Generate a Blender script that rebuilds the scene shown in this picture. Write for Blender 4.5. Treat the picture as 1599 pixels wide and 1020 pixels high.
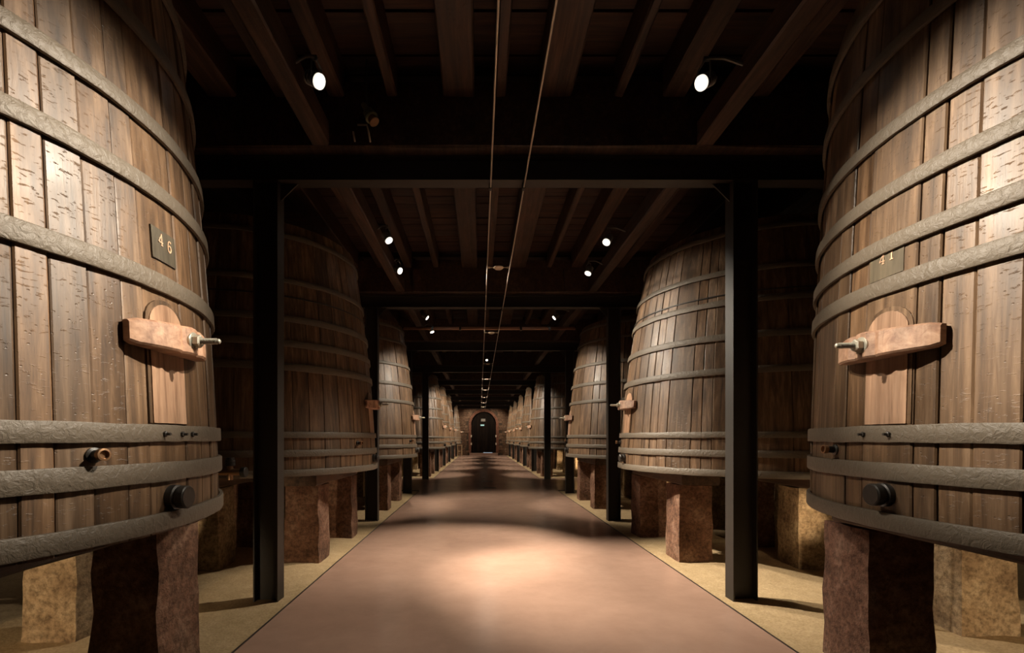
import bpy, math, random
from mathutils import Vector, Matrix, Quaternion, noise
R_ = random.Random(7)
for o in list(bpy.data.objects): bpy.data.objects.remove(o, do_unlink=True)
sc = bpy.context.scene; C = sc.collection
U = 1.3                      # eye height in metres; plan figures below are in eye heights
def Z(h): return (1.0 + h) * U   # h: eye heights above the eye line

# ------------------------------------------------------------------ camera, world, exposure
cam = bpy.data.cameras.new('camera'); co = bpy.data.objects.new('camera', cam); C.objects.link(co)
co.location = (0, 0, U); co.rotation_euler = (math.pi/2, 0, 0)
cam.sensor_fit = 'HORIZONTAL'; cam.sensor_width = 36; cam.lens = 36*760/1599
cam.shift_x = (799.5-749.5)/1599; cam.shift_y = (684-510)/1599
cam.clip_start = .02; cam.clip_end = 200
sc.camera = co
w = bpy.data.worlds.new('world'); sc.world = w; w.use_nodes = True
w.node_tree.nodes['Background'].inputs[0].default_value = (1, .85, .7, 1)
w.node_tree.nodes['Background'].inputs[1].default_value = .0015
vs = sc.view_settings; vs.view_transform = 'Standard'; vs.look = 'None'; vs.gamma = 1; vs.use_curve_mapping = False
vs.exposure = 0.0
WARM = (1, .87, .70)
# lamps of the gallery and an added end-wall pair: x, y, h (eye heights), aim (x, y, h), watts, cone degrees
P = 430
LAMPS = [
 # side, x,    y,    h,    aim,                 watts, cone, blend
 ('left', -.80, 1.60, 1.75, (1.50, 1.28, .48),  P*2.5, 34, 1.0),
 ('right',1.10, 1.42, 1.75, (-1.15, 1.20, .48), P*2.5, 34, 1.0),
 ('left', -.80, 2.38, 1.75, (1.45, 1.50, .20),  P*.4, 38, .25),
 ('right',1.10, 2.39, 1.75, (-1.05, 1.50, .20), P*.4, 38, .25),
 ('left', -.81, 4.28, 1.75, (1.0, 3.45, -1.0),  P*3.8, 54, .9),
 ('right',1.13, 4.32, 1.75, (-.6, 3.1, -1.0),   P*1.1, 60, .9),
 ('left', -.85, 5.08, 1.75, (1.55, 4.05, .35),  P*2.2, 50, .6),
 ('right',1.145,5.13, 1.75, (-.15, 4.50, -1.0), P*2.6, 52, .9),
 ('left', -.78, 7.05, 1.75, (1.45, 7.10, .1),   P*1.4, 56, .5),
 ('right',1.09, 7.05, 1.75, (-1.05, 7.10, .1),  P*1.2, 56, .5),
 ('left', -.79, 7.96, 1.75, (.35, 7.6, -1.0),   P*1.0, 74, .9),
 ('left', -.80, 12.7, 1.75, (1.5, 13.1, .1),    P*1.7, 60, .6),
 ('right',1.10, 12.7, 1.75, (-1.1, 13.1, .1),   P*1.7, 60, .6),
]
for k in (5, 6, 7, 8):
    yy = 1.55 + 2.903*k
    LAMPS.append(('left', -.80, yy-1.15, 1.75, (1.45, yy, .15), P*2.0, 66, .6))
    LAMPS.append(('right', 1.10, yy-1.15, 1.75, (-1.05, yy, .15), P*2.0, 66, .6))
LAMPS.append(('left', -.80, 26.7, 1.70, (-.2, 27.9, .0), P*.26, 120, .8))  # added to brighten the end wall, no such lamp seen
LAMPS.append(('right', 1.10, 26.7, 1.70, (.5, 27.9, .0), P*.26, 120, .8))  # right-hand one of the added end-wall pair
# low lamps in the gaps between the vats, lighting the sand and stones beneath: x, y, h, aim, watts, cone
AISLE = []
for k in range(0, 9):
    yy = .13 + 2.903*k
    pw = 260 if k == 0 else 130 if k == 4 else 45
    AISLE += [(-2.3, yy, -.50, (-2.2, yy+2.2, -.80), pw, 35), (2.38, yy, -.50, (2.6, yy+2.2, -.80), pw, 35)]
WALLS = [(-4.6, 3.0, 1.6, (-5.6, 3.0, -.6), 160, 130), (5.1, 3.0, 1.6, (6.1, 3.0, -.6), 160, 130),
         (-4.6, 8.8, 1.6, (-5.6, 8.8, -.6), 160, 130), (5.1, 8.8, 1.6, (6.1, 8.8, -.6), 160, 130)]  # unseen high spots put in to light the outer walls
def spot_data(watts, cone, blend, radius=.035, col=WARM):
    L = bpy.data.lights.new('spot_light', 'SPOT'); L.energy = watts; L.spot_size = math.radians(cone)
    L.spot_blend = blend; L.shadow_soft_size = radius; L.color = col; return L
def aim_q(a, b): return (Vector(b)-Vector(a)).to_track_quat('-Z', 'Y')
def plain_spot(x, y, h, aim, watts, cone, blend=.6, col=WARM):
    a = (x*U, y*U, Z(h)); b = (aim[0]*U, aim[1]*U, Z(aim[2]))
    o = bpy.data.objects.new('unseen_light', spot_data(watts, cone, blend, .06, col)); C.objects.link(o)
    o.location = a; o.rotation_mode = 'QUATERNION'; o.rotation_quaternion = aim_q(a, b)
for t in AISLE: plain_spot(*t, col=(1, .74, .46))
for t in WALLS: plain_spot(*t)

# ------------------------------------------------------------------ materials
def N(nt, kind, **kw):
    n = nt.nodes.new(kind)
    for k, v in kw.items():
        if k in n.inputs: n.inputs[k].default_value = v
        else: setattr(n, k, v)
    return n
def mat(name, col=(.5, .5, .5), rough=.5, metal=0, emit=None, strength=0, spec=.5):
    m = bpy.data.materials.new(name); m.use_nodes = True
    b = m.node_tree.nodes['Principled BSDF']
    b.inputs['Base Color'].default_value = (*col, 1); b.inputs['Roughness'].default_value = rough
    b.inputs['Metallic'].default_value = metal; b.inputs['Specular IOR Level'].default_value = spec
    if emit: b.inputs['Emission Color'].default_value = (*emit, 1); b.inputs['Emission Strength'].default_value = strength
    return m
def ramp(nt, stops, fac):
    r = nt.nodes.new('ShaderNodeValToRGB'); el = r.color_ramp.elements
    while len(el) < len(stops): el.new(.5)
    for e, (p, c) in zip(el, stops): e.position = p; e.color = (*c, 1)
    nt.links.new(fac, r.inputs[0]); return r.outputs[0]
def coords(nt, scale, rand=True, rot=(0, 0, 0)):
    tc = N(nt, 'ShaderNodeTexCoord'); mp = N(nt, 'ShaderNodeMapping')
    mp.inputs['Scale'].default_value = scale; mp.inputs['Rotation'].default_value = rot
    src = tc.outputs['Object']
    if rand:
        oi = N(nt, 'ShaderNodeObjectInfo'); mu = N(nt, 'ShaderNodeMath', operation='MULTIPLY'); mu.inputs[1].default_value = 37.0
        nt.links.new(oi.outputs['Random'], mu.inputs[0])
        ad = N(nt, 'ShaderNodeVectorMath', operation='ADD'); nt.links.new(src, ad.inputs[0]); nt.links.new(mu.outputs[0], ad.inputs[1]); src = ad.outputs[0]
    nt.links.new(src, mp.inputs['Vector']); return mp.outputs[0]
def noise_tex(nt, vec, scale, detail=4, rough=.6, dist=0):
    n = N(nt, 'ShaderNodeTexNoise', Scale=scale, Detail=detail, Roughness=rough, Distortion=dist); nt.links.new(vec, n.inputs['Vector']); return n.outputs['Fac']
def bump(nt, h, strength, dist, prev=None):
    b = N(nt, 'ShaderNodeBump', Strength=strength, Distance=dist); nt.links.new(h, b.inputs['Height'])
    if prev is not None: nt.links.new(prev, b.inputs['Normal'])
    return b.outputs[0]
def mixc(nt, a, b, fac, mode='MIX'):
    m = N(nt, 'ShaderNodeMix', data_type='RGBA', blend_type=mode)
    if isinstance(fac, (int, float)): m.inputs[0].default_value = fac
    else: nt.links.new(fac, m.inputs[0])
    for s, v in ((6, a), (7, b)):
        if isinstance(v, tuple): m.inputs[s].default_value = (*v, 1)
        else: nt.links.new(v, m.inputs[s])
    return m.outputs[2]
def math_(nt, op, a, b):
    m = N(nt, 'ShaderNodeMath', operation=op)
    for i, v in enumerate((a, b)):
        if isinstance(v, (int, float)): m.inputs[i].default_value = v
        else: nt.links.new(v, m.inputs[i])
    return m.outputs[0]

def wood(name, dark, mid, light, rough=.42, chips=True, streak=(9, 9, .55), bumpy=1.0, spec=.5):
    m = mat(name, mid, rough, spec=spec); nt = m.node_tree; b = nt.nodes['Principled BSDF']
    v = coords(nt, streak); fine = noise_tex(nt, v, 3.2, 6, .65, .4)
    col = ramp(nt, [(.28, dark), (.5, mid), (.72, light)], fine)
    v2 = coords(nt, (1, 1, 1)); big = noise_tex(nt, v2, 1.7, 3)
    col = mixc(nt, col, ramp(nt, [(.3, (.55, .5, .46)), (.7, (1.15, 1.12, 1.1))], big), .8, 'MULTIPLY')
    oi = N(nt, 'ShaderNodeObjectInfo')
    tone = ramp(nt, [(0, (.78, .76, .74)), (.35, (.94, .90, .85)), (.7, (1.04, .96, .88)), (1, (1.16, 1.10, 1.04))], oi.outputs['Random'])
    col = mixc(nt, col, tone, 1.0, 'MULTIPLY')
    vs_ = coords(nt, (5.5*streak[0]/9, 5.5*streak[1]/9, .35*max(1, streak[2]))); st = noise_tex(nt, vs_, 2.2, 4, .6, .3)
    col = mixc(nt, col, ramp(nt, [(.32, (.52, .48, .44)), (.5, (1, 1, 1)), (.70, (1.35, 1.32, 1.28))], st), .85, 'MULTIPLY')
    # worn grain lines
    v3 = coords(nt, (60, 60, 2.2)); grain = noise_tex(nt, v3, 2.0, 3)
    col = mixc(nt, col, (.03, .02, .013), math_(nt, 'MULTIPLY', ramp(nt, [(.62, (0, 0, 0)), (.74, (1, 1, 1))], grain), .35))
    hgt = math_(nt, 'MULTIPLY', grain, .5)
    nrm = bump(nt, hgt, .28*bumpy, .004)
    if chips:
        v4 = coords(nt, (14, 14, 48)); ch = noise_tex(nt, v4, 2.0, 5, .6)
        cut = ramp(nt, [(.60, (0, 0, 0)), (.72, (1, 1, 1))], ch)
        nrm = bump(nt, cut, .35*bumpy, .006, nrm)
        v5 = coords(nt, (17, 17, 24), rot=(.3, .2, .5)); vo = N(nt, 'ShaderNodeTexVoronoi', Scale=1.6); nt.links.new(v5, vo.inputs['Vector'])
        dent = ramp(nt, [(.03, (0, 0, 0)), (.13, (1, 1, 1))], vo.outputs['Distance'])
        nrm = bump(nt, dent, .3*bumpy, .006, nrm)
        col = mixc(nt, col, (.02, .014, .01), math_(nt, 'MULTIPLY', math_(nt, 'SUBTRACT', 1.0, dent), .45))
    rr = ramp(nt, [(.3, (rough-.1,)*3), (.7, (rough+.14,)*3)], big)
    nt.links.new(rr, b.inputs['Roughness']); nt.links.new(col, b.inputs['Base Color']); nt.links.new(nrm, b.inputs['Normal'])
    return m
def rocky(name, stops, scale=4, rough=.85, bstr=.8, bdist=.02, tool=False, dark=.33):
    m = mat(name, rough=rough, spec=.25); nt = m.node_tree; b = nt.nodes['Principled BSDF']
    v = coords(nt, (1, 1, 1)); n1 = noise_tex(nt, v, scale, 8, .65); n2 = noise_tex(nt, v, scale*7, 6, .7)
    col = ramp(nt, stops, n1)
    col = mixc(nt, col, ramp(nt, [(.36, (dark, dark*.95, dark*.9)), (.6, (1.1, 1.1, 1.1))], n2), .8, 'MULTIPLY')
    nrm = bump(nt, n2, bstr, bdist); nrm = bump(nt, n1, bstr*.6, bdist*2.5, nrm)
    if tool:
        v6 = coords(nt, (1, 1, 1), rot=(math.radians(42), 0, math.radians(12)))
        wv = N(nt, 'ShaderNodeTexWave', Scale=4.5, Distortion=5.0, bands_direction='Z'); wv.inputs['Detail'].default_value = 3
        nt.links.new(v6, wv.inputs['Vector']); nrm = bump(nt, wv.outputs['Fac'], .4, .012, nrm)
    nt.links.new(col, b.inputs['Base Color']); nt.links.new(nrm, b.inputs['Normal']); return m
def painted(name, a, bcol, rough=.55, scale=26, bstr=.55, metal=0):
    m = mat(name, a, rough, metal); nt = m.node_tree; b = nt.nodes['Principled BSDF']
    v = coords(nt, (1, 1, 1)); n1 = noise_tex(nt, v, 3, 5); n2 = noise_tex(nt, v, scale, 4, .6, .6)
    col = mixc(nt, a, bcol, n1); nt.links.new(col, b.inputs['Base Color'])
    nt.links.new(bump(nt, n2, bstr, .006), b.inputs['Normal']); return m

M = {}
M['stave'] = wood('old_oak_stave', (.052, .031, .018), (.145, .091, .050), (.270, .187, .118), .48)
M['hatch'] = wood('pale_hatch_oak', (.22, .13, .085), (.42, .28, .195), (.54, .38, .275), .45, chips=False, bumpy=.5)
M['clamp'] = wood('clamp_oak', (.24, .13, .09), (.42, .27, .19), (.56, .40, .30), .5, chips=False, streak=(2, 9, 9))
M['beam'] = wood('dark_roof_timber', (.018, .009, .005), (.050, .025, .014), (.095, .053, .033), .6, streak=(9, .6, 9))
M['board'] = wood('ceiling_board', (.018, .008, .005), (.045, .019, .011), (.075, .038, .023), .7, chips=False, streak=(.6, 9, 9))
M['bearer'] = wood('bearer_timber', (.035, .02, .012), (.085, .052, .032), (.14, .09, .06), .6, streak=(9, .6, 9))
M['lid'] = wood('vat_lid', (.04, .025, .015), (.10, .06, .035), (.16, .1, .07), .6, chips=False)
M['hoop'] = painted('painted_iron_hoop', (.098, .078, .056), (.145, .118, .086), .52, 42, .95)
M['steel'] = painted('black_steel', (.016, .013, .010), (.028, .022, .017), .5, 20, .12)
M['iron'] = painted('black_iron', (.02, .018, .016), (.035, .03, .026), .4, 40, .2)
M['plug'] = painted('plug_rubber', (.028, .025, .022), (.05, .045, .04), .4, 40, .15)
M['bolt'] = painted('galvanised_steel', (.40, .38, .31), (.55, .52, .44), .38, 50, .25, .55)
M['brass'] = painted('brass', (.42, .25, .13), (.30, .17, .10), .38, 30, .2, .7)
M['copper'] = painted('copper_pipe', (.50, .28, .19), (.42, .22, .14), .4, 20, .1, .2)
M['rod'] = mat('pale_metal_rod', (.55, .47, .38), .4, .5)
M['whitefix'] = mat('pale_lamp_plastic', (.62, .5, .38), .5)
M['lamp_body'] = mat('grey_lamp_body', (.10, .095, .085), .4, .3)
M['rim'] = mat('lamp_rim', (.7, .68, .62), .3, .4, (1, .9, .75), 1.2)
M['lens'] = mat('lamp_lens', (1, 1, 1), .4, 0, (1, .93, .80), 14)
M['stone'] = rocky('red_brown_stone', [(.3, (.075, .038, .022)), (.5, (.19, .098, .060)), (.68, (.30, .185, .125))], 4)
M['stone_tool'] = rocky('tooled_red_stone', [(.3, (.075, .036, .022)), (.5, (.17, .085, .055)), (.68, (.28, .17, .12))], 4, tool=True)
M['stone_pale'] = rocky('pale_sandstone', [(.3, (.16, .10, .055)), (.5, (.34, .24, .14)), (.68, (.46, .35, .22))], 4)
M['sand'] = rocky('sand', [(.3, (.40, .29, .155)), (.55, (.47, .345, .195)), (.75, (.53, .40, .24))], 9.0, .95, .6, .010, dark=.72)
M['brick'] = rocky('arch_brick', [(.3, (.16, .065, .038)), (.6, (.30, .13, .08))], 5)
M['masonry'] = rocky('wall_stone', [(.3, (.10, .055, .032)), (.55, (.22, .125, .075)), (.7, (.34, .22, .14))], 2.2)
M['mortar'] = rocky('mortar', [(.3, (.07, .045, .03)), (.7, (.13, .09, .06))], 6)
M['plaster'] = rocky('side_wall_plaster', [(.3, (.42, .36, .27)), (.7, (.58, .52, .42))], 2, .9, .3, .01)
M['door'] = wood('dark_door', (.006, .004, .003), (.011, .007, .005), (.018, .012, .008), .75, spec=.08, chips=False)
M['sign'] = mat('grey_sign', (.22, .19, .16), .6)
M['exit'] = mat('exit_lamp', (.4, .6, .6), .5, 0, (.35, .75, .72), .3)
M['daylight'] = mat('daylight_gap', (.6, .7, .8), .5, 0, (.55, .72, .9), .55)
M['plate'] = wood('dark_green_plate', (.055, .048, .032), (.105, .092, .062), (.15, .13, .092), .55, chips=False)
M['digit'] = wood('faded_cream_paint', (.45, .28, .18), (.62, .42, .29), (.70, .50, .36), .6, chips=False)
M['kerb'] = mat('dark_floor_edge', (.035, .024, .018), .5)
M['stool'] = wood('stool_wood', (.2, .13, .07), (.34, .23, .13), (.42, .3, .18), .5, chips=False)
m = mat('resin_floor', (.33, .17, .115), .3); nt = m.node_tree; b = nt.nodes['Principled BSDF']
v = coords(nt, (1, 1, 1), False); n1 = noise_tex(nt, v, .9, 5); n2 = noise_tex(nt, v, 90, 2)
n3 = noise_tex(nt, v, 5, 6, .7)
nt.links.new(mixc(nt, ramp(nt, [(.35, (.37, .232, .172)), (.65, (.43, .277, .208))], n1), ramp(nt, [(.3, (.88, .88, .88)), (.7, (1.08, 1.08, 1.08))], n3), .7, 'MULTIPLY'), b.inputs['Base Color'])
nt.links.new(ramp(nt, [(.3, (.235,)*3), (.7, (.27,)*3)], n3), b.inputs['Roughness'])
nt.links.new(bump(nt, n2, .10, .001), b.inputs['Normal']); M['floor'] = m

# ------------------------------------------------------------------ mesh helpers
class MB:
    def __init__(s): s.v = []; s.f = []
    def add(s, vs, fs):
        k = len(s.v); s.v += [tuple(p) for p in vs]; s.f += [tuple(i+k for i in f) for f in fs]; return s
    def box(s, x0, x1, y0, y1, z0, z1):
        return s.add([(x0,y0,z0),(x1,y0,z0),(x1,y1,z0),(x0,y1,z0),(x0,y0,z1),(x1,y0,z1),(x1,y1,z1),(x0,y1,z1)],
                     [(3,2,1,0),(4,5,6,7),(0,1,5,4),(1,2,6,5),(2,3,7,6),(3,0,4,7)])
    def tube(s, pts, r, n=10, cap=True):
        pts = [Vector(p) for p in pts]; vs = []; fs = []
        rr = r if isinstance(r, (list, tuple)) else [r]*len(pts)
        d0 = (pts[1]-pts[0]).normalized(); up = Vector((0,0,1)) if abs(d0.z) < .9 else Vector((1,0,0)); a = d0.cross(up).normalized()
        for i, p in enumerate(pts):
            d = (pts[min(i+1, len(pts)-1)]-pts[max(i-1, 0)]).normalized()
            a = (a - d*a.dot(d)).normalized(); b = d.cross(a)
            for k in range(n):
                t = 2*math.pi*k/n; vs.append(p+(a*math.cos(t)+b*math.sin(t))*rr[i])
        for i in range(len(pts)-1):
            for k in range(n): fs.append((i*n+k, i*n+(k+1)%n, (i+1)*n+(k+1)%n, (i+1)*n+k))
        if cap: fs += [tuple(range(n))[::-1], tuple((len(pts)-1)*n+k for k in range(n))]
        return s.add(vs, fs)
    def lathe(s, prof, M4=None, n=24):      # prof: (r, z) bottom to top, about local z
        M4 = M4 or Matrix(); vs = []; fs = []
        for (r, z) in prof:
            for k in range(n):
                t = 2*math.pi*k/n; vs.append(M4 @ Vector((r*math.cos(t), r*math.sin(t), z)))
        for i in range(len(prof)-1):
            for k in range(n): fs.append((i*n+k, i*n+(k+1)%n, (i+1)*n+(k+1)%n, (i+1)*n+k))
        fs += [tuple(range(n))[::-1], tuple((len(prof)-1)*n+k for k in range(n))]
        return s.add(vs, fs)
    def mesh(s, name, material, smooth=False, auto=None):
        me = bpy.data.meshes.new(name); me.from_pydata(s.v, [], s.f); me.materials.append(M[material])
        me.validate(); me.update()
        if smooth or auto:
            me.polygons.foreach_set('use_smooth', [True]*len(me.polygons))
            if auto: me.set_sharp_from_angle(angle=math.radians(auto))
        return me
    def build(s, name, material, parent=None, smooth=False, auto=None):
        return put(name, s.mesh(name, material, smooth, auto), parent)
def put(name, me, parent=None, loc=None):
    o = bpy.data.objects.new(name, me); C.objects.link(o)
    if parent is not None: o.parent = parent
    if loc is not None: o.location = loc
    return o
def tag(o, label, cat, group=None):
    o['label'] = label; o['category'] = cat
    if group: o['group'] = group
    return o
def thing(name, label, cat, loc=(0,0,0), group=None):
    o = bpy.data.objects.new(name, None); C.objects.link(o); o.location = loc; o.empty_display_size = .1
    return tag(o, label, cat, group)
def struct(o, label=None):
    o['kind'] = 'structure'
    if label: o['label'] = label
    return o
def rot_to(d):   # matrix turning +z to d
    return Vector((0,0,1)).rotation_difference(Vector(d)).to_matrix().to_4x4()

ORD = ['first', 'second', 'third', 'fourth', 'fifth', 'sixth', 'seventh', 'eighth', 'ninth', 'tenth', 'eleventh', 'twelfth']
S = 2.903
YEND = 27.9           # end wall
XL, XR = -1.146, 1.472
AISLE0, AISLE1 = 9.27, 12.08
OUTL, OUTR = -5.6, 6.1

# ------------------------------------------------------------------ floor, sand, kerbs, walls, ceiling
fl = MB()
fl.box(XL*U, XR*U, -2.6*U, AISLE0*U, -.2, 0); fl.box(OUTL*U, OUTR*U, AISLE0*U, AISLE1*U, -.2, 0); fl.box(XL*U, XR*U, AISLE1*U, YEND*U, -.2, 0)
floor = struct(fl.build('floor', 'floor'), 'smooth terracotta resin walkway running down the middle of the cellar')
def sand_bed(x0, x1, y0, y1, inner_sign, label):
    dx = .07 if y1 < 16*U else .16
    nx = int((x1-x0)/dx); ny = int((y1-y0)/dx); vs = []; fs = []
    for j in range(ny+1):
        for i in range(nx+1):
            x = x0+(x1-x0)*i/nx; y = y0+(y1-y0)*j/ny
            e = min(abs(x-(x0 if inner_sign > 0 else x1)), abs(y-y0) if y0 > 5 else 9, abs(y-y1) if y1 < 20*U else 9)
            k = min(1, e/.35)
            n = noise.noise((x*1.1, y*1.1, 3.1))*.030 + noise.noise((x*3.7, y*3.7, 1.7))*.014 + noise.noise((x*11, y*11, .7))*.006
            vs.append((x, y, -.012 + k*(n+.012)))
    for j in range(ny):
        for i in range(nx):
            a = j*(nx+1)+i; fs.append((a, a+1, a+nx+2, a+nx+1))
    o = MB().add(vs, fs).build('sand_bed', 'sand', None, smooth=True); struct(o, label)
sand_bed(OUTL*U, XL*U-.012, -2.6*U, AISLE0*U-.012, -1, 'yellow sand bed left of the walkway under the nearest vats')
sand_bed(XR*U+.012, OUTR*U, -2.6*U, AISLE0*U-.012, 1, 'yellow sand bed right of the walkway under the nearest vats')
sand_bed(OUTL*U, XL*U-.012, AISLE1*U+.012, YEND*U, -1, 'yellow sand bed left of the walkway beyond the cross aisle')
sand_bed(XR*U+.012, OUTR*U, AISLE1*U+.012, YEND*U, 1, 'yellow sand bed right of the walkway beyond the cross aisle')
kn = 0
def kerb(x0, x1, y0, y1):
    global kn; kn += 1
    struct(MB().box(x0, x1, y0, y1, -.15, .004).build('trim_%d' % kn, 'kerb'))
for y0, y1 in ((-2.6*U, AISLE0*U), (AISLE1*U, YEND*U)):
    kerb(XL*U-.012, XL*U, y0, y1); kerb(XR*U, XR*U+.012, y0, y1)
for yy in (AISLE0*U-.012, AISLE1*U):
    kerb(OUTL*U, XL*U-.012, yy, yy+.012); kerb(XR*U+.012, OUTR*U, yy, yy+.012)

HB = 2.23             # underside of the ceiling boards
ZC = Z(HB)
ceiling = struct(MB().box(OUTL*U, OUTR*U, -2.6*U, YEND*U, ZC+.045, ZC+.2).build('ceiling', 'board'), 'dark timber ceiling of boards on joists')
struct(MB().box(OUTL*U-.3, OUTL*U, -2.6*U, YEND*U, -.3, ZC+.2).build('wall_left', 'plaster'))
struct(MB().box(OUTR*U, OUTR*U+.3, -2.6*U, YEND*U, -.3, ZC+.2).build('wall_right', 'plaster'))
struct(MB().box(OUTL*U-.3, OUTR*U+.3, -2.6*U-.3, -2.6*U, -.3, ZC+.2).build('wall_front', 'plaster'))
# boards, one by one as far as they can be told apart
bw = .15*U; y = -.6*U
bmesh_b = MB().box(OUTL*U, OUTR*U, 0, bw-.012, 0, .03).mesh('board', 'board')
while y < 9.2*U:
    put('board', bmesh_b, ceiling, (0, y, ZC + R_.uniform(0, .012))); y += bw
far = MB()
while y < YEND*U-bw:
    far.box(OUTL*U, OUTR*U, y, y+bw-.012, ZC+R_.uniform(0, .012), ZC+.04); y += bw
o = far.build('far_boards', 'board', ceiling); o['kind'] = 'stuff'
# joists between the cross beams, bay by bay
FY = [3.03 + S*k for k in range(-1, 9)]     # frames (index 0 is behind the near edge of the picture)
JX = [(-2.9,-2.72), (-2.2,-2.02), (-1.62,-1.45), (-1.22,-1.13), (-.90,-.81), (-.555,-.495), (-.218,-.034), (.09,.153), (.352,.542), (.80,.853), (1.09,1.22), (1.62,1.72), (2.1,2.28), (2.7,2.88)]
HJ = 2.03
def rough_beam(x0, x1, y0, y1, z0, z1, n=8, amp=.006, seed=0, ax='y'):
    vs = []; fs = []; c = .012
    for i in range(n+1):
        t = i/n
        if ax == 'y':
            a = [(x0+c,z0),(x1-c,z0),(x1,z0+c),(x1,z1),(x0,z1),(x0,z0+c)]
            vs += [(p+noise.noise((i*1.3, k*3.1, seed))*amp, y0+(y1-y0)*t, q+noise.noise((i*1.7, k*2.3, seed+9))*amp) for k, (p, q) in enumerate(a)]
        else:
            a = [(y0+c,z0),(y1-c,z0),(y1,z0+c),(y1,z1),(y0,z1),(y0,z0+c)]
            vs += [(x0+(x1-x0)*t, p+noise.noise((i*1.3, k*3.1, seed))*amp, q+noise.noise((i*1.7, k*2.3, seed+9))*amp) for k, (p, q) in enumerate(a)]
    m_ = 6
    for i in range(n):
        for k in range(m_):
            f = (i*m_+k, i*m_+(k+1)%m_, (i+1)*m_+(k+1)%m_, (i+1)*m_+k); fs.append(f if ax == 'x' else f[::-1])
    fs += [tuple(range(m_)), tuple(n*m_+k for k in range(m_))[::-1]]
    return MB().add(vs, fs)
TB = .13               # half width of the cross timbers
jm = [rough_beam(a*U, b_*U, TB*U+.004, (S-TB)*U-.004, Z(HJ), ZC-.002, 8, .008, i).mesh('joist', 'beam') for i, (a, b_) in enumerate(JX)]
for k, fy in enumerate(FY[:-1]):
    for me in jm: put('joist', me, ceiling, (0, fy*U, 0))
cb = rough_beam(OUTL*U, OUTR*U, -TB*U, TB*U, Z(1.735), Z(HJ)+.12, 24, .012, 77, 'x').mesh('cross_beam', 'beam')
for fy in FY: put('cross_beam', cb, ceiling, (0, fy*U, 0))
for a, b_ in ((-1.0, -.90), (1.29, 1.39)):
    me = rough_beam(a*U, b_*U, TB*U+.004, (S-TB)*U-.004, Z(1.74), Z(1.88), 8, .006, 5).mesh('rail', 'beam')
    for fy in FY[:-1]: put('rail', me, ceiling, (0, fy*U, 0))
for a, b_ in ((-.79, -.70), (1.0, 1.10)):
    MB().box(a*U, b_*U, (FY[2]-TB)*U-.05, (FY[2]-TB)*U-.004, Z(1.735), Z(2.0)).build('strut', 'beam', ceiling)

# ------------------------------------------------------------------ end wall with arched door
y0 = YEND*U
DX0, DX1, DB, SPR = -.50, .92, -.86, .79; DC = (DX0+DX1)/2; DR = (DX1-DX0)/2
def arch(r, n=20): return [(DC*U+r*U*math.cos(math.pi*i/n), Z(SPR)+r*U*math.sin(math.pi*i/n)) for i in range(n+1)]
wall = MB(); ar = arch(DR); zt = ZC+.2
wall.box(OUTL*U, DX0*U, y0, y0+.5, -.2, zt); wall.box(DX1*U, OUTR*U, y0, y0+.5, -.2, zt); wall.box(DX0*U, DX1*U, y0, y0+.5, -.2, Z(DB))
for i in range(20):
    (xa, za), (xb, zb) = ar[i], ar[i+1]
    wall.add([(xa,y0,za),(xb,y0,zb),(xb,y0,zt),(xa,y0,zt),(xa,y0+.5,za),(xb,y0+.5,zb),(xb,y0+.5,zt),(xa,y0+.5,zt)], [(0,1,2,3),(7,6,5,4),(0,4,5,1),(2,6,7,3),(1,5,6,2),(3,7,4,0)])
wb = struct(wall.build('wall_back', 'mortar'), 'rough stone end wall with a brick arch')
ms = MB(); zz = 0
while zz < ZC-.1:
    hh = R_.uniform(.13, .24); x = -2.6*U
    while x < 3.0*U:
        ww = R_.uniform(.18, .42); xm, zm = x+ww/2, zz+hh/2
        inside = DX0*U-.30 < xm < DX1*U+.30 and zm < Z(SPR) or (xm-DC*U)**2+(zm-Z(SPR))**2 < (DR*U+.28)**2
        if not inside: ms.box(x+.01, x+ww-.01, y0-R_.uniform(.01, .05), y0+.05, zz+.01, zz+hh-.01)
        x += ww
    zz += hh
o = ms.build('wall_stones', 'masonry', wb); o['kind'] = 'stuff'
vo = MB()
for i in range(26):
    a0 = math.pi*i/26+.012; a1 = math.pi*(i+1)/26-.012; vs = []
    for yy in (y0-.07, y0+.05):
        for r, a in ((DR*U, a0), (DR*U+.19, a0), (DR*U+.19, a1), (DR*U, a1)): vs.append((DC*U+r*math.cos(a), yy, Z(SPR)+r*math.sin(a)))
    vo.add(vs, [(0,1,2,3),(7,6,5,4),(0,4,5,1),(1,5,6,2),(2,6,7,3),(3,7,4,0)])
zz = Z(DB)
while zz < Z(SPR)-.05:
    for a, b_ in ((DX0*U-.19, DX0*U), (DX1*U, DX1*U+.19)): vo.box(a, b_, y0-.07, y0+.05, zz+.005, min(zz+.085, Z(SPR)))
    zz += .09
o = vo.build('arch_bricks', 'brick', wb); o['kind'] = 'stuff'
dr = bpy.data.objects.new('door_1', None); C.objects.link(dr); dr.location = (DC*U, y0+.12, Z(DB)); struct(dr, 'dark arched double door in the end wall')
n = 9
for i in range(n):      # upright door boards
    xa = -DR*U+2*DR*U*i/n+.004; xb = -DR*U+2*DR*U*(i+1)/n-.004
    t = lambda x: Z(SPR)-Z(DB)+math.sqrt(max(0, (DR*U)**2-x*x))
    xm = (xa+xb)/2
    MB().add([(xa,0,.03),(xb,0,.03),(xb,0,t(xb)),(xm,0,t(xm)),(xa,0,t(xa)),(xa,.05,.03),(xb,.05,.03),(xb,.05,t(xb)),(xm,.05,t(xm)),(xa,.05,t(xa))],
      [(0,1,2,3,4),(9,8,7,6,5),(0,5,6,1),(1,6,7,2),(2,7,8,3),(3,8,9,4),(4,9,5,0)]).build('board', 'door', dr)
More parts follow.
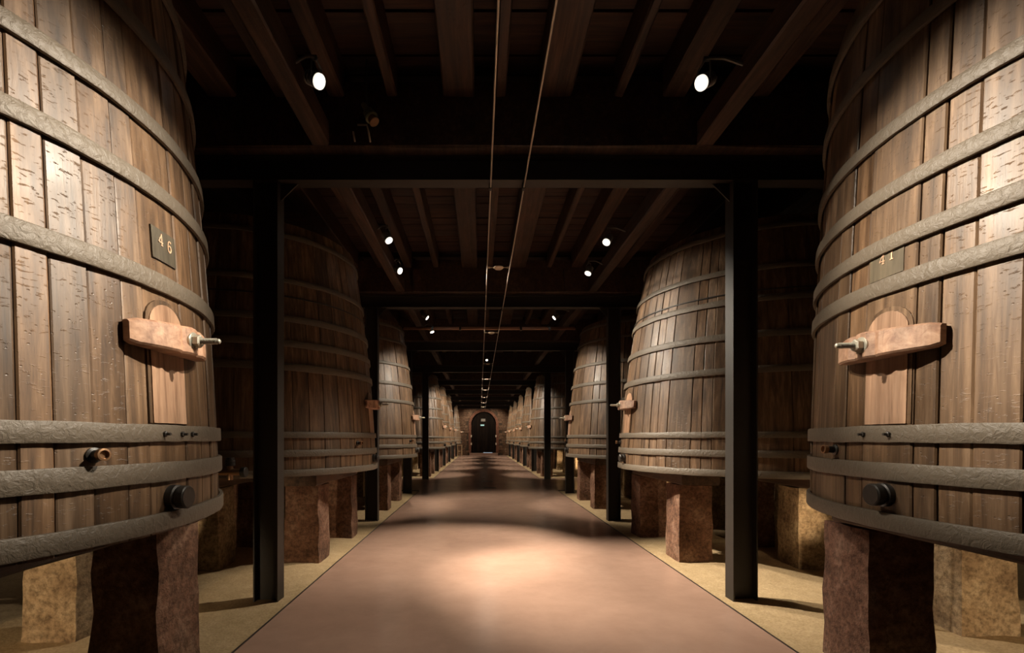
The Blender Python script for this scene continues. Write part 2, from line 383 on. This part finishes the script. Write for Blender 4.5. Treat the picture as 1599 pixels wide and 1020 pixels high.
MB().box(-.02*U, .50*U, -.01, .05, .0, .028).build('daylight_gap', 'daylight', dr)
for sx in (-1, 1):
    for hz in (.52, .96): MB().box(sx*DR*U-.05, sx*DR*U+.05, -.2, -.125, hz*U-.08, hz*U+.08).build('hinge', 'whitefix', dr)
st = MB().box(-.60*U, 1.02*U, y0-.35, y0-.002, 0, .14*U).build('step', 'floor'); tag(st, 'low terracotta step in front of the arched door', 'step')
sg = MB().box(.055*U, .31*U, y0+.07, y0+.10, Z(.945), Z(1.10)).build('door_sign', 'sign'); tag(sg, 'small grey sign high on the dark arched door', 'sign')
ex = MB().box(.03*U, .24*U, y0+.05, y0+.10, Z(.69), Z(.765)).build('exit_lamp', 'exit'); tag(ex, 'small pale green exit light below the sign on the door', 'light')
# wooden rack stool by the end wall
t = thing('wooden_stool', 'pale wooden stool standing left of the arched door', 'stool', (-1.12*U, 26.9*U, 0))
for sx in (-1, 1):
    for sy in (-1, 1): MB().box(sx*.15-.025, sx*.15+.025, sy*.15-.025, sy*.15+.025, .0, .74).build('leg', 'stool', t)
MB().box(-.19, .19, -.19, .19, .74, .79).build('seat', 'stool', t)
for sy in (-1, 1): MB().box(-.125, .125, sy*.15-.015, sy*.15+.015, .32, .38).build('stretcher', 'stool', t)

# ------------------------------------------------------------------ steel frames
def ibeam(axis, length, hgt, wid, tf=.011, tw=.008):
    b_ = MB()
    if axis == 'z':   # web in the x plane, flanges face +-x
        b_.box(0, tf, -wid/2, wid/2, 0, length); b_.box(hgt-tf, hgt, -wid/2, wid/2, 0, length); b_.box(tf, hgt-tf, -tw/2, tw/2, 0, length)
    else:
        b_.box(0, length, -wid/2, wid/2, 0, tf); b_.box(0, length, -wid/2, wid/2, hgt-tf, hgt); b_.box(0, length, -tw/2, tw/2, tf, hgt-tf)
    return b_
HS = 1.58
pm = ibeam('z', Z(HS)+.25, .15*U, .098*U).mesh('post', 'steel')
bmh = ibeam('x', (OUTR-OUTL)*U-.04, .15*U, .098*U).mesh('beam', 'steel')
PXL, PXR = -1.24, 1.552
gus = [MB().add([(x, -.006, Z(HS)-.14), (x+s*.14, -.006, Z(HS)), (x, -.006, Z(HS)), (x, .006, Z(HS)-.14), (x+s*.14, .006, Z(HS)), (x, .006, Z(HS))],
       [(0,1,2),(5,4,3),(0,3,4,1),(1,4,5,2),(2,5,3,0)]).mesh('gusset', 'steel') for x, s in ((PXL*U, 1), (PXR*U, -1))]
for k, fy in enumerate(FY):
    lab = 'dark steel portal frame across the walkway, ' + (('nearest in full view', ) + tuple(ORD[i]+' from the near end' for i in range(1, 9)))[k-1] if k else None
    if k == 0: continue
    t = thing('steel_frame', lab, 'frame', (0, fy*U, 0), 'steel frames spanning the walkway')
    put('post', pm, t, (PXL*U-.15*U, 0, -.25)); put('post', pm, t, (PXR*U, 0, -.25))
    put('beam', bmh, t, (OUTL*U+.02, 0, Z(HS)+.002))
    for g in gus: put('gusset', g, t)

# ------------------------------------------------------------------ vats
def drop(T, h):
    q = max(0, (h+.29)/2.1); return T*(.3*q+.7*q*q)
HTOP = 1.66; HBOT = -.288
class Vat:
    def __init__(s, sx, R0, T): s.sx, s.R0, s.T = sx, R0, T
    def r(s, h): return s.R0-drop(s.T, h)
    def p(s, a, h, off=0):     # a degrees: 0 faces the walkway, negative towards the viewer; local metres
        r = (s.r(h)+off)*U; t = math.radians(a)
        return (s.sx*r*math.cos(t), r*math.sin(t), (h-HBOT)*U)
    def fl(s, f): return f if s.sx > 0 else f[::-1]
def stave_mb(V, a0, a1, rad, rows=12, h0=HBOT, h1=HTOP):
    th = .045; e = min(.22, (a1-a0)*.06); vs = []; fs = []; am = (a0+a1)/2
    tilt = R_.uniform(-.002, .002)
    for i in range(rows+1):
        h = h0+(h1-h0)*i/rows
        cols = [(a0, -th), (a0, rad-.0035), (a0+e, rad-tilt), (am, rad+.0005), (a1-e, rad+tilt), (a1, rad-.0035), (a1, -th)]
        if i in (0, rows): cols = [(a, o-(.003 if o > -th else 0)) for a, o in cols]
        vs += [V.p(a, h, o) for a, o in cols]
    c = 7
    for i in range(rows):
        for k in range(c):
            fs.append(V.fl((i*c+k, i*c+(k+1) % c, (i+1)*c+(k+1) % c, (i+1)*c+k)))
    fs += [V.fl(tuple(range(c))[::-1]), V.fl(tuple(rows*c+k for k in range(c)))]
    return MB().add(vs, fs)
def ring_mb(V, h0, h1, th=.014, n=128, wob=.002, seed=0):
    vs = []; fs = []
    for k in range(n):
        a = 360*k/n; w1 = noise.noise((k*.35, seed, 0))*wob; w2 = noise.noise((k*.35, seed, 5))*wob
        for h, o in ((h0+w1, .004), (h0+w1, th-.002), (h0+w1+.004, th), (h1+w2-.004, th), (h1+w2, th-.002), (h1+w2, .004)): vs.append(V.p(a, h, o))
    for k in range(n):
        for j in range(6):
            b_ = ((k+1) % n)*6; fs.append(V.fl((k*6+j, b_+j, b_+(j+1) % 6, k*6+(j+1) % 6)))
    return MB().add(vs, fs)
def disc_mb(V, h, off, th):
    n = 48; vs = [V.p(360*k/n, h, off) for k in range(n)]; vs += [(x, y, z+th) for x, y, z in vs]
    fs = [V.fl(tuple(range(n))[::-1]), V.fl(tuple(range(n, 2*n)))] + [V.fl((k, (k+1) % n, n+(k+1) % n, n+k)) for k in range(n)]
    return MB().add(vs, fs)
def patch_mb(V, outline, off0, off1):   # closed outline of (a, h) on the stave surface, given thickness
    n = len(outline); ca = sum(a for a, h in outline)/n; ch = sum(h for a, h in outline)/n
    vs = [V.p(a, h, off1) for a, h in outline]+[V.p(a, h, off0) for a, h in outline]+[V.p(ca, ch, off1), V.p(ca, ch, off0)]
    fs = []
    for k in range(n):
        j = (k+1) % n
        fs += [V.fl((k, j, 2*n)), V.fl((n+j, n+k, 2*n+1)), V.fl((k, n+k, n+j, j))]
    return MB().add(vs, fs)
def radial(V, a, h, off=0):
    p = Vector(V.p(a, h, off)); t = math.radians(a); return p, Vector((V.sx*math.cos(t), math.sin(t), 0))
def stroke(V, pts, w, ca, ch, sa, sh, off):
    # painted stroke: pts in glyph units, sa degrees per unit, sh eye heights per unit
    mb = MB(); n = len(pts)
    L = []; Rr = []
    for i, (x, y) in enumerate(pts):
        x0, y0 = pts[max(i-1, 0)]; x1, y1 = pts[min(i+1, n-1)]
        d = math.hypot(x1-x0, y1-y0) or 1; nx, ny = -(y1-y0)/d, (x1-x0)/d
        ww = w[i] if isinstance(w, list) else w
        L.append((x+nx*ww, y+ny*ww)); Rr.append((x-nx*ww, y-ny*ww))
    vs = [V.p(ca+x*sa, ch+y*sh, off) for x, y in L]+[V.p(ca+x*sa, ch+y*sh, off) for x, y in Rr]
    vs += [V.p(ca+x*sa, ch+y*sh, off-.0015) for x, y in L]+[V.p(ca+x*sa, ch+y*sh, off-.0015) for x, y in Rr]
    fs = []
    for i in range(n-1):
        fs += [(i, i+1, n+i+1, n+i), (2*n+i, 3*n+i, 3*n+i+1, 2*n+i+1), (i, 2*n+i, 2*n+i+1, i+1), (n+i, n+i+1, 3*n+i+1, 3*n+i)]
    return mb.add(vs, fs)
GLY = {
 '4': [([(.28, 1), (-.42, .28)], .07), ([(-.46, .27), (.48, .27)], .06), ([(.22, 1.0), (.22, .0)], .10), ([(.0, .02), (.44, .02)], .05)],
 '6': [([(.34, .86), (.22, .97), (.0, .99), (-.22, .86), (-.36, .6), (-.38, .32), (-.28, .1), (-.02, 0), (.24, .08), (.36, .3), (.26, .52), (.02, .6), (-.24, .5), (-.34, .36)], [.08, .07, .05, .07, .10, .11, .10, .05, .08, .11, .09, .05, .05, .03])],
 '1': [([(.02, 1.0), (.02, 0)], .11), ([(-.26, .8), (.02, .98)], .05), ([(-.26, .02), (.28, .02)], .05)],
}
def circ_prof(r, z0, z1): return [(r, z0), (r, z1)]

def build_vat(V, loc, label, seams, hoops, number=None, detail=2, plug=True, seed=1, hatch=(-4.3, 4.3), bolts=(-2.7, 1.8, 5.0), spigot=-14.5, valve=False, thin=()):
    global R_
    R_ = random.Random(seed)
    t = thing('wooden_vat', label, 'vat', loc, 'great oak vats along the walkway')
    # staves: given seams first, the rest of the circle at random widths
    s = sorted(seams); a = s[-1]; end = s[0]+360
    rest = []
    while a < end-13:
        a += R_.uniform(5.5, 10.5); rest.append(a)
    edges = s+rest
    al = MB()
    for i, a0 in enumerate(edges):
        a1 = edges[i+1] if i+1 < len(edges) else end
        g = R_.choice((.02, .03, .05, .05, .20))
        mb = stave_mb(V, a0+.04, a1-g, R_.uniform(-.004, .004), 12 if detail > 1 else 8)
        if detail: mb.build('stave', 'stave', t, auto=14)
        else: al.add(mb.v, mb.f)
    if not detail:
        o = al.build('staves', 'stave', t, auto=40); o['kind'] = 'stuff'
    for i, (h0, h1) in enumerate(hoops):
        ring_mb(V, h0, h1, .017, 128 if detail > 1 else 72, .0035, seed+i).build('hoop', 'hoop', t, auto=35)
    for i, h0 in enumerate(thin):
        ring_mb(V, h0, h0+.010, .010, 96, .001, seed+40+i).build('rod_hoop', 'iron', t, auto=35)
    disc_mb(V, HBOT+.03, -.047, .05).build('base_board', 'lid', t); disc_mb(V, HTOP-.10, -.047, .05).build('lid', 'lid', t)
    # hatch with arched top
    a0, a1 = hatch; hb, hs = .045, .345; am = (a0+a1)/2; n = 12
    out = [(a0, hb), (am, hb), (a1, hb), (a1, .2), (a1, hs)] + [(am+(a1-a0)/2*math.cos(math.pi*i/n), hs+.068*math.sin(math.pi*i/n)) for i in range(1, n)] + [(a0, hs), (a0, .2)]
    patch_mb(V, out, -.004, .0085).build('hatch', 'hatch', t)
    inn = [(am+(a-am)*1.16, .225+(h-.225)*1.075 if h > .1 else h) for a, h in out]
    if detail > 1: patch_mb(V, inn, -.006, .0055).build('hatch_frame', 'stave', t)
    # clamp bar over the hatch
    cl = MB(); vs = []; fs = []; K = 20; ext = 9.6
    for i in range(K+1):
        u = -1+2*i/K; aa = am+u*ext; r0 = V.r(.3)*U
        f = .046+.072*(1-abs(u)**1.7)-(.006 if i in (0, K) else 0)
        if .12 < abs(u) < .30: f -= .016*(1-abs(abs(u)-.21)/.09)
        ht, hbm = .345-.010*abs(u), .258+.006*abs(u)
        if i in (0, K): ht -= .006; hbm += .006
        for h, o in ((hbm, .010*U), (hbm, f-.008), (hbm+.006, f), (ht-.006, f), (ht, f-.008), (ht, .010*U)): vs.append(V.p(aa, h, o/U))
    for i in range(K):
        for j in range(6): fs.append(V.fl((i*6+j, i*6+(j+1) % 6, (i+1)*6+(j+1) % 6, (i+1)*6+j)))
    fs += [V.fl(tuple(range(6))[::-1]), V.fl(tuple(K*6+j for j in range(6)))]
    c = cl.add(vs, fs).build('clamp_bar', 'clamp', t, auto=30); 
    p, d = radial(V, am, .302, 0); r0 = V.r(.302)*U; foff = .112
    Mx = Matrix.Translation(p+d*foff) @ rot_to(d)
    MB().lathe([(.036, -.004), (.036, .004), (.033, .007)], Mx, 20).build('washer', 'bolt', c, auto=30)
    MB().lathe([(.024, .006), (.027, .010), (.027, .030), (.021, .034)], Mx, 6).build('nut', 'bolt', c)
    th = [(.0105, .03)]
    for i in range(10): th += [(.013, .036+i*.0066), (.0105, .0395+i*.0066)]
    th += [(.011, .106), (.006, .111)]
    MB().lathe(th, Mx, 12).build('bolt', 'bolt', c, auto=50)
    # round black plug between the lower hoops
    if plug:
        p, d = radial(V, 0, -.185, .004); Mx = Matrix.Translation(p) @ rot_to(d)
        q = MB().lathe([(.050, -.02), (.050, .018), (.043, .022), (.043, .030), (.047, .033), (.047, .058), (.043, .062)], Mx, 28).build('plug', 'plug', t, auto=35)
        MB().lathe([(.041, .0615), (.041, .0635)], Mx, 28).build('plug_face', 'iron', q, auto=35)
    if spigot is not None:
        p, d = radial(V, spigot, -.045, 0); dd = (d+Vector((0, -.15, .05))).normalized(); Mx = Matrix.Translation(p) @ rot_to(dd)
        q = MB().lathe([(.026, -.01), (.026, .012), (.017, .016), (.017, .048)], Mx, 18).build('spigot', 'iron', t, auto=35)
        MB().lathe([(.021, .046), (.021, .064), (.015, .065), (.014, .052)], Mx, 18).build('spigot_ring', 'brass', q, auto=35)
    for aa in bolts:
        p, d = radial(V, aa, .012, .016); Mx = Matrix.Translation(p) @ rot_to(d)
        MB().lathe([(.011, -.004), (.011, .010), (.006, .012), (.006, .026)], Mx, 6).build('hoop_bolt', 'iron', t)
    if number:
        txt, (pa0, pa1, ph0, ph1), gh, cs = number
        off = .0050
        out = [(pa0+(pa1-pa0)*i/6, ph0) for i in range(7)]+[(pa1, (ph0+ph1)/2)]+[(pa1-(pa1-pa0)*i/6, ph1) for i in range(7)]+[(pa0, (ph0+ph1)/2)]
        pl = patch_mb(V, out, -.004, off).build('number_plate', 'plate', t)
        for chr_, (ca, ch) in zip(txt, cs):
            mb = MB()
            for pts, w_ in GLY[chr_]:
                q = stroke(V, pts, w_, ca, ch, gh[0], gh[1], off+.0016); mb.add(q.v, q.f)
            mb.build('digit', 'digit', pl)
    if valve:
        p, d = radial(V, valve, -.235, .0); x = Vector((V.sx, 0, 0)); b0 = p+d*.10
        q = MB().tube([p-d*.02, p+d*.04, b0], .030, 14).build('outlet_pipe', 'brass', t, auto=40)
        MB().tube([b0-x*.10, b0+x*.12], .030, 14).build('cross_pipe', 'brass', q, auto=40)
        MB().lathe([(.042, .10), (.046, .104), (.046, .140), (.042, .144)], Matrix.Translation(b0) @ rot_to(x), 20).build('end_flange', 'iron', q, auto=35)
        MB().tube([b0-Vector((0, 0, .07)), b0+Vector((0, 0, .07))], .026, 14).build('riser', 'brass', q, auto=40)
        MB().lathe([(.036, .055), (.044, .060), (.044, .078), (.040, .082), (.040, .086), (.044, .090), (.044, .106), (.036, .112), (.036, .128), (.032, .131)], Matrix.Translation(b0), 20).build('valve_cap', 'iron', q, auto=35)
    return t
VX = {-1: -2.0255, 1: 2.4906}; V0 = {-1: 1.5224, 1: 1.5842}
def vloc(s, k): return (VX[s]*U, (V0[s]+S*k)*U, Z(HBOT))
VL1 = Vat(1, 1.066, .17); VR1 = Vat(-1, 1.170, .10); VL2 = Vat(1, 1.055, .23); VR2 = Vat(-1, 1.160, .30); VL3 = Vat(1, 1.06, .24); VR3 = Vat(-1, 1.155, .26)
build_vat(VL1, vloc(-1, 0), 'huge weathered oak vat numbered 46, nearest on the left', [-37, -30.5, -23.1, -19.1, -14.2, -8.9, -5.0, 4.6, 10.8, 16.9],
  [(-.278, -.225), (-.131, -.073), (-.012, .04), (.45, .505), (.74, .79), (.95, .998), (1.24, 1.29), (1.52, 1.57)],
  ('46', (-2.3, 4.2, .553, .652), (1.25, .036), ((-.1, .602), (2.35, .595))), seed=11, spigot=-14.5)
build_vat(VR1, vloc(1, 0), 'huge weathered oak vat with a number beginning 4, nearest on the right', [-43, -34, -25.5, -17.3, -12.2, -7.8, -4.4, 5.3, 10.4, 14.4, 25.3],
  [(-.297, -.242), (-.136, -.08), (-.015, .04), (.471, .525), (.61, .66), (.787, .835), (.994, 1.04), (1.276, 1.32), (1.52, 1.57)],
  ('41', (-2.2, 4.6, .53, .63), (-1.15, .036), ((1.9, .578), (.0, .582))), seed=23, hatch=(-3.6, 4.4), bolts=(3.9, -1.2), spigot=13.2)
build_vat(VL2, vloc(-1, 1), 'dim brown oak vat on the left behind the nearest steel post', [-52, -45, -38, -30, -24, -20, -14, -8, -3.8, 4.2, 10, 16],
  [(-.285, -.235), (-.14, -.09), (.0, .045), (.50, .555), (.68, .73), (.87, .92), (1.17, 1.21), (1.53, 1.57)], seed=35, bolts=(), spigot=-18, valve=-74, thin=(1.06,))
build_vat(VR2, vloc(1, 1), 'grey lit oak vat on the right between the first and second steel posts', [-62, -55, -48.4, -44.5, -40.5, -30.2, -25, -20.4, -15.7, -9, -4.2, 4.2, 11],
  [(-.285, -.235), (-.14, -.09), (.0, .045), (.47, .52), (.73, .78), (1.0, 1.045), (1.24, 1.28), (1.56, 1.6)], seed=47, bolts=(), spigot=14, valve=-100, thin=(1.08,))
gen = [(-.285, -.235), (-.14, -.09), (.0, .045), (.49, .535), (.74, .785), (1.02, 1.06), (1.36, 1.4), (1.57, 1.61)]
build_vat(VL3, vloc(-1, 2), 'oak vat on the left before the cross aisle, third from the viewer', [-20, -12, -4.5, 4.2, 11], gen, seed=59, detail=1, bolts=(), spigot=-15)
build_vat(VR3, vloc(1, 2), 'pale lit oak vat on the right before the cross aisle, third from the viewer', [-20, -12, -4.5, 4.2, 11], gen, seed=61, detail=1, bolts=(), spigot=14)
def copy_tree(o, parent=None):
    c = o.copy(); C.objects.link(c)
    if parent is not None: c.parent = parent
    for ch in o.children: copy_tree(ch, c)
    return c
FAR = {-1: [4, 5, 6, 8], 1: [4, 5, 6, 7, 8]}
for s, V, sd in ((-1, Vat(1, 1.06, .22), 71), (1, Vat(-1, 1.155, .24), 83)):
    proto = None
    for i, k in enumerate(FAR[s]):
        lab = 'oak vat on the %s beyond the cross aisle, %s' % ('left' if s < 0 else 'right', ['nearest of the far row', 'second of the far row', 'third of the far row', 'fourth of the far row', 'last before the end wall'][i if not (s < 0 and i == 3) else 4])
        if proto is None: proto = build_vat(V, vloc(s, k), lab, [-20, -12, -4.5, 4.2, 11], gen, seed=sd, detail=0, bolts=(), spigot=None)
        else:
            c = copy_tree(proto); c.location = vloc(s, k); c['label'] = lab

# ------------------------------------------------------------------ bearers and stone blocks
def stone_mesh(wx, wy, hz, seed, material):
    # rough hewn block from a subdivided box with displaced faces
    n = (5, 5, 9); vs = []; idx = {}; fs = []
    def vid(i, j, k):
        if (i, j, k) not in idx:
            x, y, z = i/n[0]-.5, j/n[1]-.5, k/n[2]
            p = Vector((x*wx, y*wy, z*hz))
            e = sum(1 for t in (abs(x), abs(y)) if t > .49) + (1 if k == n[2] else 0)
            flare = 1+.05*(1-z)+.03*noise.noise((seed, z*2, 3))
            p.x *= flare; p.y *= flare
            d = Vector((noise.noise((p.x*6+seed, p.y*6, p.z*5)), noise.noise((p.x*6, p.y*6+seed, p.z*5+7)), noise.noise((p.x*6, p.y*6+3, p.z*5+seed))))
            p += Vector((d.x*.014, d.y*.014, d.z*.008 if k == n[2] else 0))
            if e > 1: p.x *= .965; p.y *= .965
            idx[(i, j, k)] = len(vs); vs.append(p)
        return idx[(i, j, k)]
    for i in range(n[0]):
        for j in range(n[1]):
            fs.append((vid(i,j,n[2]), vid(i+1,j,n[2]), vid(i+1,j+1,n[2]), vid(i,j+1,n[2])))
            fs.append((vid(i,j,0), vid(i,j+1,0), vid(i+1,j+1,0), vid(i+1,j,0)))
    for k in range(n[2]):
        for i in range(n[0]):
            fs.append((vid(i,0,k), vid(i+1,0,k), vid(i+1,0,k+1), vid(i,0,k+1))); fs.append((vid(i+1,n[1],k), vid(i,n[1],k), vid(i,n[1],k+1), vid(i+1,n[1],k+1)))
        for j in range(n[1]):
            fs.append((vid(0,j+1,k), vid(0,j,k), vid(0,j,k+1), vid(0,j+1,k+1))); fs.append((vid(n[0],j,k), vid(n[0],j+1,k), vid(n[0],j+1,k+1), vid(n[0],j,k+1)))
    return MB().add(vs, fs).mesh('stone_block', material, auto=50)
HST = -.385          # top of the stones
sth = Z(HST)+.14
SV = {m_: [stone_mesh(.275*U, .275*U, sth, 11+i*7, m_) for i in range(4)] for m_ in ('stone', 'stone_pale', 'stone_tool')}
bear_me = [rough_beam(-.15*U, .15*U, -.98*U, .98*U, Z(HST)+.012, Z(HBOT)-.004, 10, .004, 30+i).mesh('timber_bearer', 'bearer') for i in range(2)]
def chord(r): return r
side_n = {-1: 'left', 1: 'right'}
vats = {-1: [0, 1, 2]+FAR[-1], 1: [0, 1, 2]+FAR[1]}
name_of = {0: 'nearest vat', 1: 'second vat', 2: 'third vat', 4: 'fourth vat', 5: 'fifth vat', 6: 'sixth vat', 7: 'seventh vat', 8: 'last vat'}
for s in (-1, 1):
    cx = VX[s]
    lines = [('walkway side', cx-s*(.74 if s > 0 else .60)), ('middle', cx+s*.08), ('outer side', cx+s*(.74 if s > 0 else .62))]
    for k in vats[s]:
        cy = V0[s]+S*k
        rows = [(-.40, .57), (-.64, .12, 1.0), (-.45, .5)]
        for li, (ln, x) in enumerate(lines):
            if k > 3 and li == 2: continue
            half = [.63, 1.02, .62][li]
            bo = put('timber_bearer', bear_me[li % 2], None, (x*U, cy*U, 0)); bo.scale = (1, half/.98, 1)
            tag(bo, 'dark timber bearer under the %s %s, %s row' % (side_n[s], name_of[k], ln.replace(' side', '')), 'beam', 'bearers under the vats')
            for j, dy in enumerate(rows[li]):
                if k == 0 and li == 1 and dy < .5: continue
                pos = ('near end', 'far end') if len(rows[li]) == 2 else ('near end', 'centre', 'far end')
                mt = 'stone' if li == 0 else ('stone_pale' if (li == 1 and j != 1) or li == 2 else 'stone')
                if s == 1 and k == 0 and li == 0: mt = 'stone_tool'
                adj = ' pale' if mt == 'stone_pale' else ' red-brown'
                so = put('stone_block', SV[mt][R_.randrange(4)], None, (x*U, (cy+dy)*U, -.14))
                so.rotation_euler.z = R_.choice((0, math.pi))+R_.uniform(-.05, .05)
                tag(so, '%s stone block under the %s %s, %s row, %s' % (adj.strip(), side_n[s], name_of[k], ln.replace(' side', ''), pos[j]), 'stone block', 'stone blocks carrying the vats')

# ------------------------------------------------------------------ lamps on the rails
hl = Matrix()
head_me = MB().lathe([(.030, .13), (.050, .125), (.060, .09), (.062, -.02), (.066, -.025), (.066, -.045)][::-1], None, 24).mesh('housing', 'lamp_body', auto=35)
rim_me = MB().lathe([(.050, -.046), (.068, -.050), (.068, -.030), (.066, -.028)], None, 28).mesh('rim', 'rim', auto=35)
lens_me = MB().lathe([(.046, -.0475), (.050, -.052), (.030, -.056)], None, 28).mesh('lens', 'lens', auto=35)
fin_me = MB()
for i in range(4): fin_me.lathe([(.064, .02+i*.024), (.068, .022+i*.024), (.068, .030+i*.024), (.064, .032+i*.024)], None, 20)
fin_me = fin_me.mesh('cooling_fins', 'lamp_body')
count = {'left': 0, 'right': 0}
for side, x, y, h, aim, watts, cone, blend in LAMPS:
    if y > 2: count[side] += 1
    a = Vector((x*U, y*U, Z(h))); b_ = Vector((aim[0]*U, aim[1]*U, Z(aim[2]))); q = aim_q(a, b_)
    t = thing('spotlight', ('small round spotlight on the %s ceiling rail, %s from the viewer' % (side, ORD[count[side]-1])) if y > 2 else 'small round spotlight on the %s ceiling rail, above the nearest vats and out of view' % side, 'spotlight', a, 'spotlights along the ceiling rails')  # the last one on each side is added, washing the end wall
    for nm, me in (('housing', head_me), ('rim', rim_me), ('lens', lens_me), ('cooling_fins', fin_me)):
        o = put(nm, me, t); o.rotation_mode = 'QUATERNION'; o.rotation_quaternion = q; o.scale = (.66,)*3
    sx = -1 if side == 'left' else 1
    br = MB(); rx = (-.905 if side == 'left' else 1.295)*U - a.x
    ux = Vector(q @ Vector((1, 0, 0)))*.66
    br.tube([ux*.067, ux*.078+Vector((0, 0, .02)), ux*.07+Vector((0, 0, .10)), Vector((0, 0, .13)), -ux*.07+Vector((0, 0, .10)), -ux*.078+Vector((0, 0, .02)), -ux*.067], .006, 6)
    br.tube([(0, 0, .13), (0, 0, ZC-a.z-.001)], .010, 8) if y > 26.3 else br.tube([(0, 0, .13), (0, 0, .15), (rx*.5, 0, .15), (rx+sx*.02, 0, .10)], .010, 8)
    br.build('bracket', 'lamp_body', t, auto=40)
    lo = bpy.data.objects.new('lamp_light', spot_data(watts, cone, blend)); C.objects.link(lo); lo.parent = t
    lo.rotation_mode = 'QUATERNION'; lo.rotation_quaternion = q; lo.location = q @ Vector((0, 0, -.075))
# floodlight hung over the walkway where the cross aisle begins
a = Vector((.14*U, 9.95*U, Z(1.6))); q = aim_q(a, (.1*U, 7.6*U, 0))
t = thing('spotlight', 'bright small lamp hanging over the middle of the walkway at the cross aisle', 'spotlight', a)
for nm, me in (('housing', head_me), ('rim', rim_me), ('lens', lens_me)):
    o = put(nm, me, t); o.rotation_mode = 'QUATERNION'; o.rotation_quaternion = q; o.scale = (.45,)*3
MB().tube([(0, .05, .08), (0, .05, ZC-a.z)], .010, 8).build('stem', 'lamp_body', t)
lo = bpy.data.objects.new('lamp_light', spot_data(P*.025, 90, .8)); C.objects.link(lo); lo.parent = t
lo.rotation_mode = 'QUATERNION'; lo.rotation_quaternion = q; lo.location = q @ Vector((0, 0, -.075))

# ------------------------------------------------------------------ twin rods with small lamps between
RX = (.066, .272); HR = 1.555
for nm, x in (('left', RX[0]), ('right', RX[1])):
    o = MB().tube([(x*U, -1.5*U, Z(HR))]+[(x*U, fy*U, Z(HR)) for fy in FY[1:]]+[(x*U, YEND*U, Z(HR))], .0065, 8).build('ceiling_rod', 'rod', None, smooth=True)
    tag(o, 'thin pale metal rod running along under the ceiling, %s one of the pair' % nm, 'rod', 'pair of rods above the walkway')
    for fy in FY[1:6]: MB().box(x*U-.012, x*U+.012, fy*U-.02, fy*U+.02, Z(HR)-.012, Z(HS)+.004).build('clip', 'iron', o)
xm = (RX[0]+RX[1])/2*U; hw = (RX[1]-RX[0])/2*U
parts = [('lamp_dish', MB().lathe([(.015, -.022), (.045, -.018), (.060, -.004), (.056, .006), (.02, .012)], None, 22).mesh('lamp_dish', 'whitefix', auto=40)),
         ('arm', MB().tube([(-hw, 0, 0), (-.05, 0, 0)], .005, 6).tube([(-hw+.004, 0, 0), (-hw+.035, 0, 0)], .011, 8).mesh('arm', 'rod')),
         ('arm', MB().tube([(.05, 0, 0), (hw, 0, 0)], .005, 6).tube([(hw-.035, 0, 0), (hw-.004, 0, 0)], .011, 8).mesh('arm', 'rod'))]
for i, yy in enumerate((4.44, 7.2, 10.2, 12.9, 15.8, 18.7, 21.6, 24.5)):
    t = thing('rod_lamp', 'small pale unlit lamp dish held between the twin ceiling rods, %s from the viewer' % ORD[i], 'lamp', (xm, yy*U, Z(HR)), 'lamp dishes between the ceiling rods')
    for nm, me in parts: put(nm, me, t)

# ------------------------------------------------------------------ pipes, fittings, floor slots
py, ph = 7.35, 1.645
for i, (dy, dz) in enumerate(((0, 0), (.10, .045))):
    o = MB().tube([(-1.16*U, py*U+dy, Z(ph)+dz), (1.44*U, py*U+dy, Z(ph)+dz)], .019, 12).build('copper_pipe', 'copper', None, smooth=True)
    tag(o, 'copper pipe crossing high above the walkway, %s of two' % ('front' if i == 0 else 'rear'), 'pipe', 'copper pipes crossing the gallery')
    for x in (-.72, -.3, .62, 1.05): MB().box(x*U-.02, x*U+.02, py*U+dy-.028, py*U+dy+.028, Z(ph)+dz-.028, ZC-.5 if i > 5 else Z(ph)+dz+.028).build('pipe_clip', 'iron', o)
# small finned floodlight and conduit drops at the first cross beam
fx, fyy, fh = -.66*U, 2.86*U, Z(1.92)
t = thing('finned_floodlight', 'small unlit olive finned floodlight hanging under the ceiling left of the walkway', 'floodlight', (fx, fyy, fh))
mb = MB(); q = Vector((.5, -.15, -.85)).normalized(); Rm = rot_to(q)
mb.lathe([(.020, -.07), (.024, .0), (.038, .002), (.038, .012), (.024, .014), (.044, .03), (.044, .04), (.026, .042), (.050, .056), (.050, .07)], Rm, 16); M['olive'] = painted('olive_metal', (.16, .17, .10), (.24, .24, .15), .4, 30, .2, .3)
mb.build('finned_body', 'olive', t, auto=30)
MB().lathe([(.034, .068), (.040, .11), (.036, .114)], Rm, 16).build('cap', 'brass', t, auto=30)
MB().tube([(0, 0, .03), (-.01, 0, .12), (-.01, 0, ZC-fh-.002)], .006, 8).build('stem', 'lamp_body', t)
for lab, pts in (('bent conduit dropping beside the olive floodlight', [(-.72, 1.84), (-.665, 1.84), (-.655, 1.80), (-.645, 1.74)]), ('straight thin conduit left of the bent one above the first steel beam', [(-.745, 1.80), (-.735, 1.742)])):
    o = MB().tube([(x*U, 2.86*U, Z(h)) for x, h in pts], .007, 8).build('conduit', 'rod', None, smooth=True); tag(o, lab, 'pipe')
for x0_, x1_, yy, lab in ((.06, .33, 760/78., 'nearer'), (.05, .31, 760/68., 'farther')):
    t = thing('floor_grate', 'narrow dark slotted grate set into the walkway, %s of the two' % lab, 'grate', ((x0_+x1_)/2*U, yy*U, 0), 'grates in the walkway')
    wv = (x1_-x0_)/2*U
    f = MB().box(-wv, wv, -.06, -.045, .0005, .004).box(-wv, wv, .045, .06, .0005, .004).box(-wv, -wv+.015, -.045, .045, .0005, .004).box(wv-.015, wv, -.045, .045, .0005, .004); f.build('grate_frame', 'iron', t)
    for j in range(5): MB().box(-wv+.015, wv-.015, -.04+j*.018, -.030+j*.018, .0005, .003).build('slat', 'iron', t)
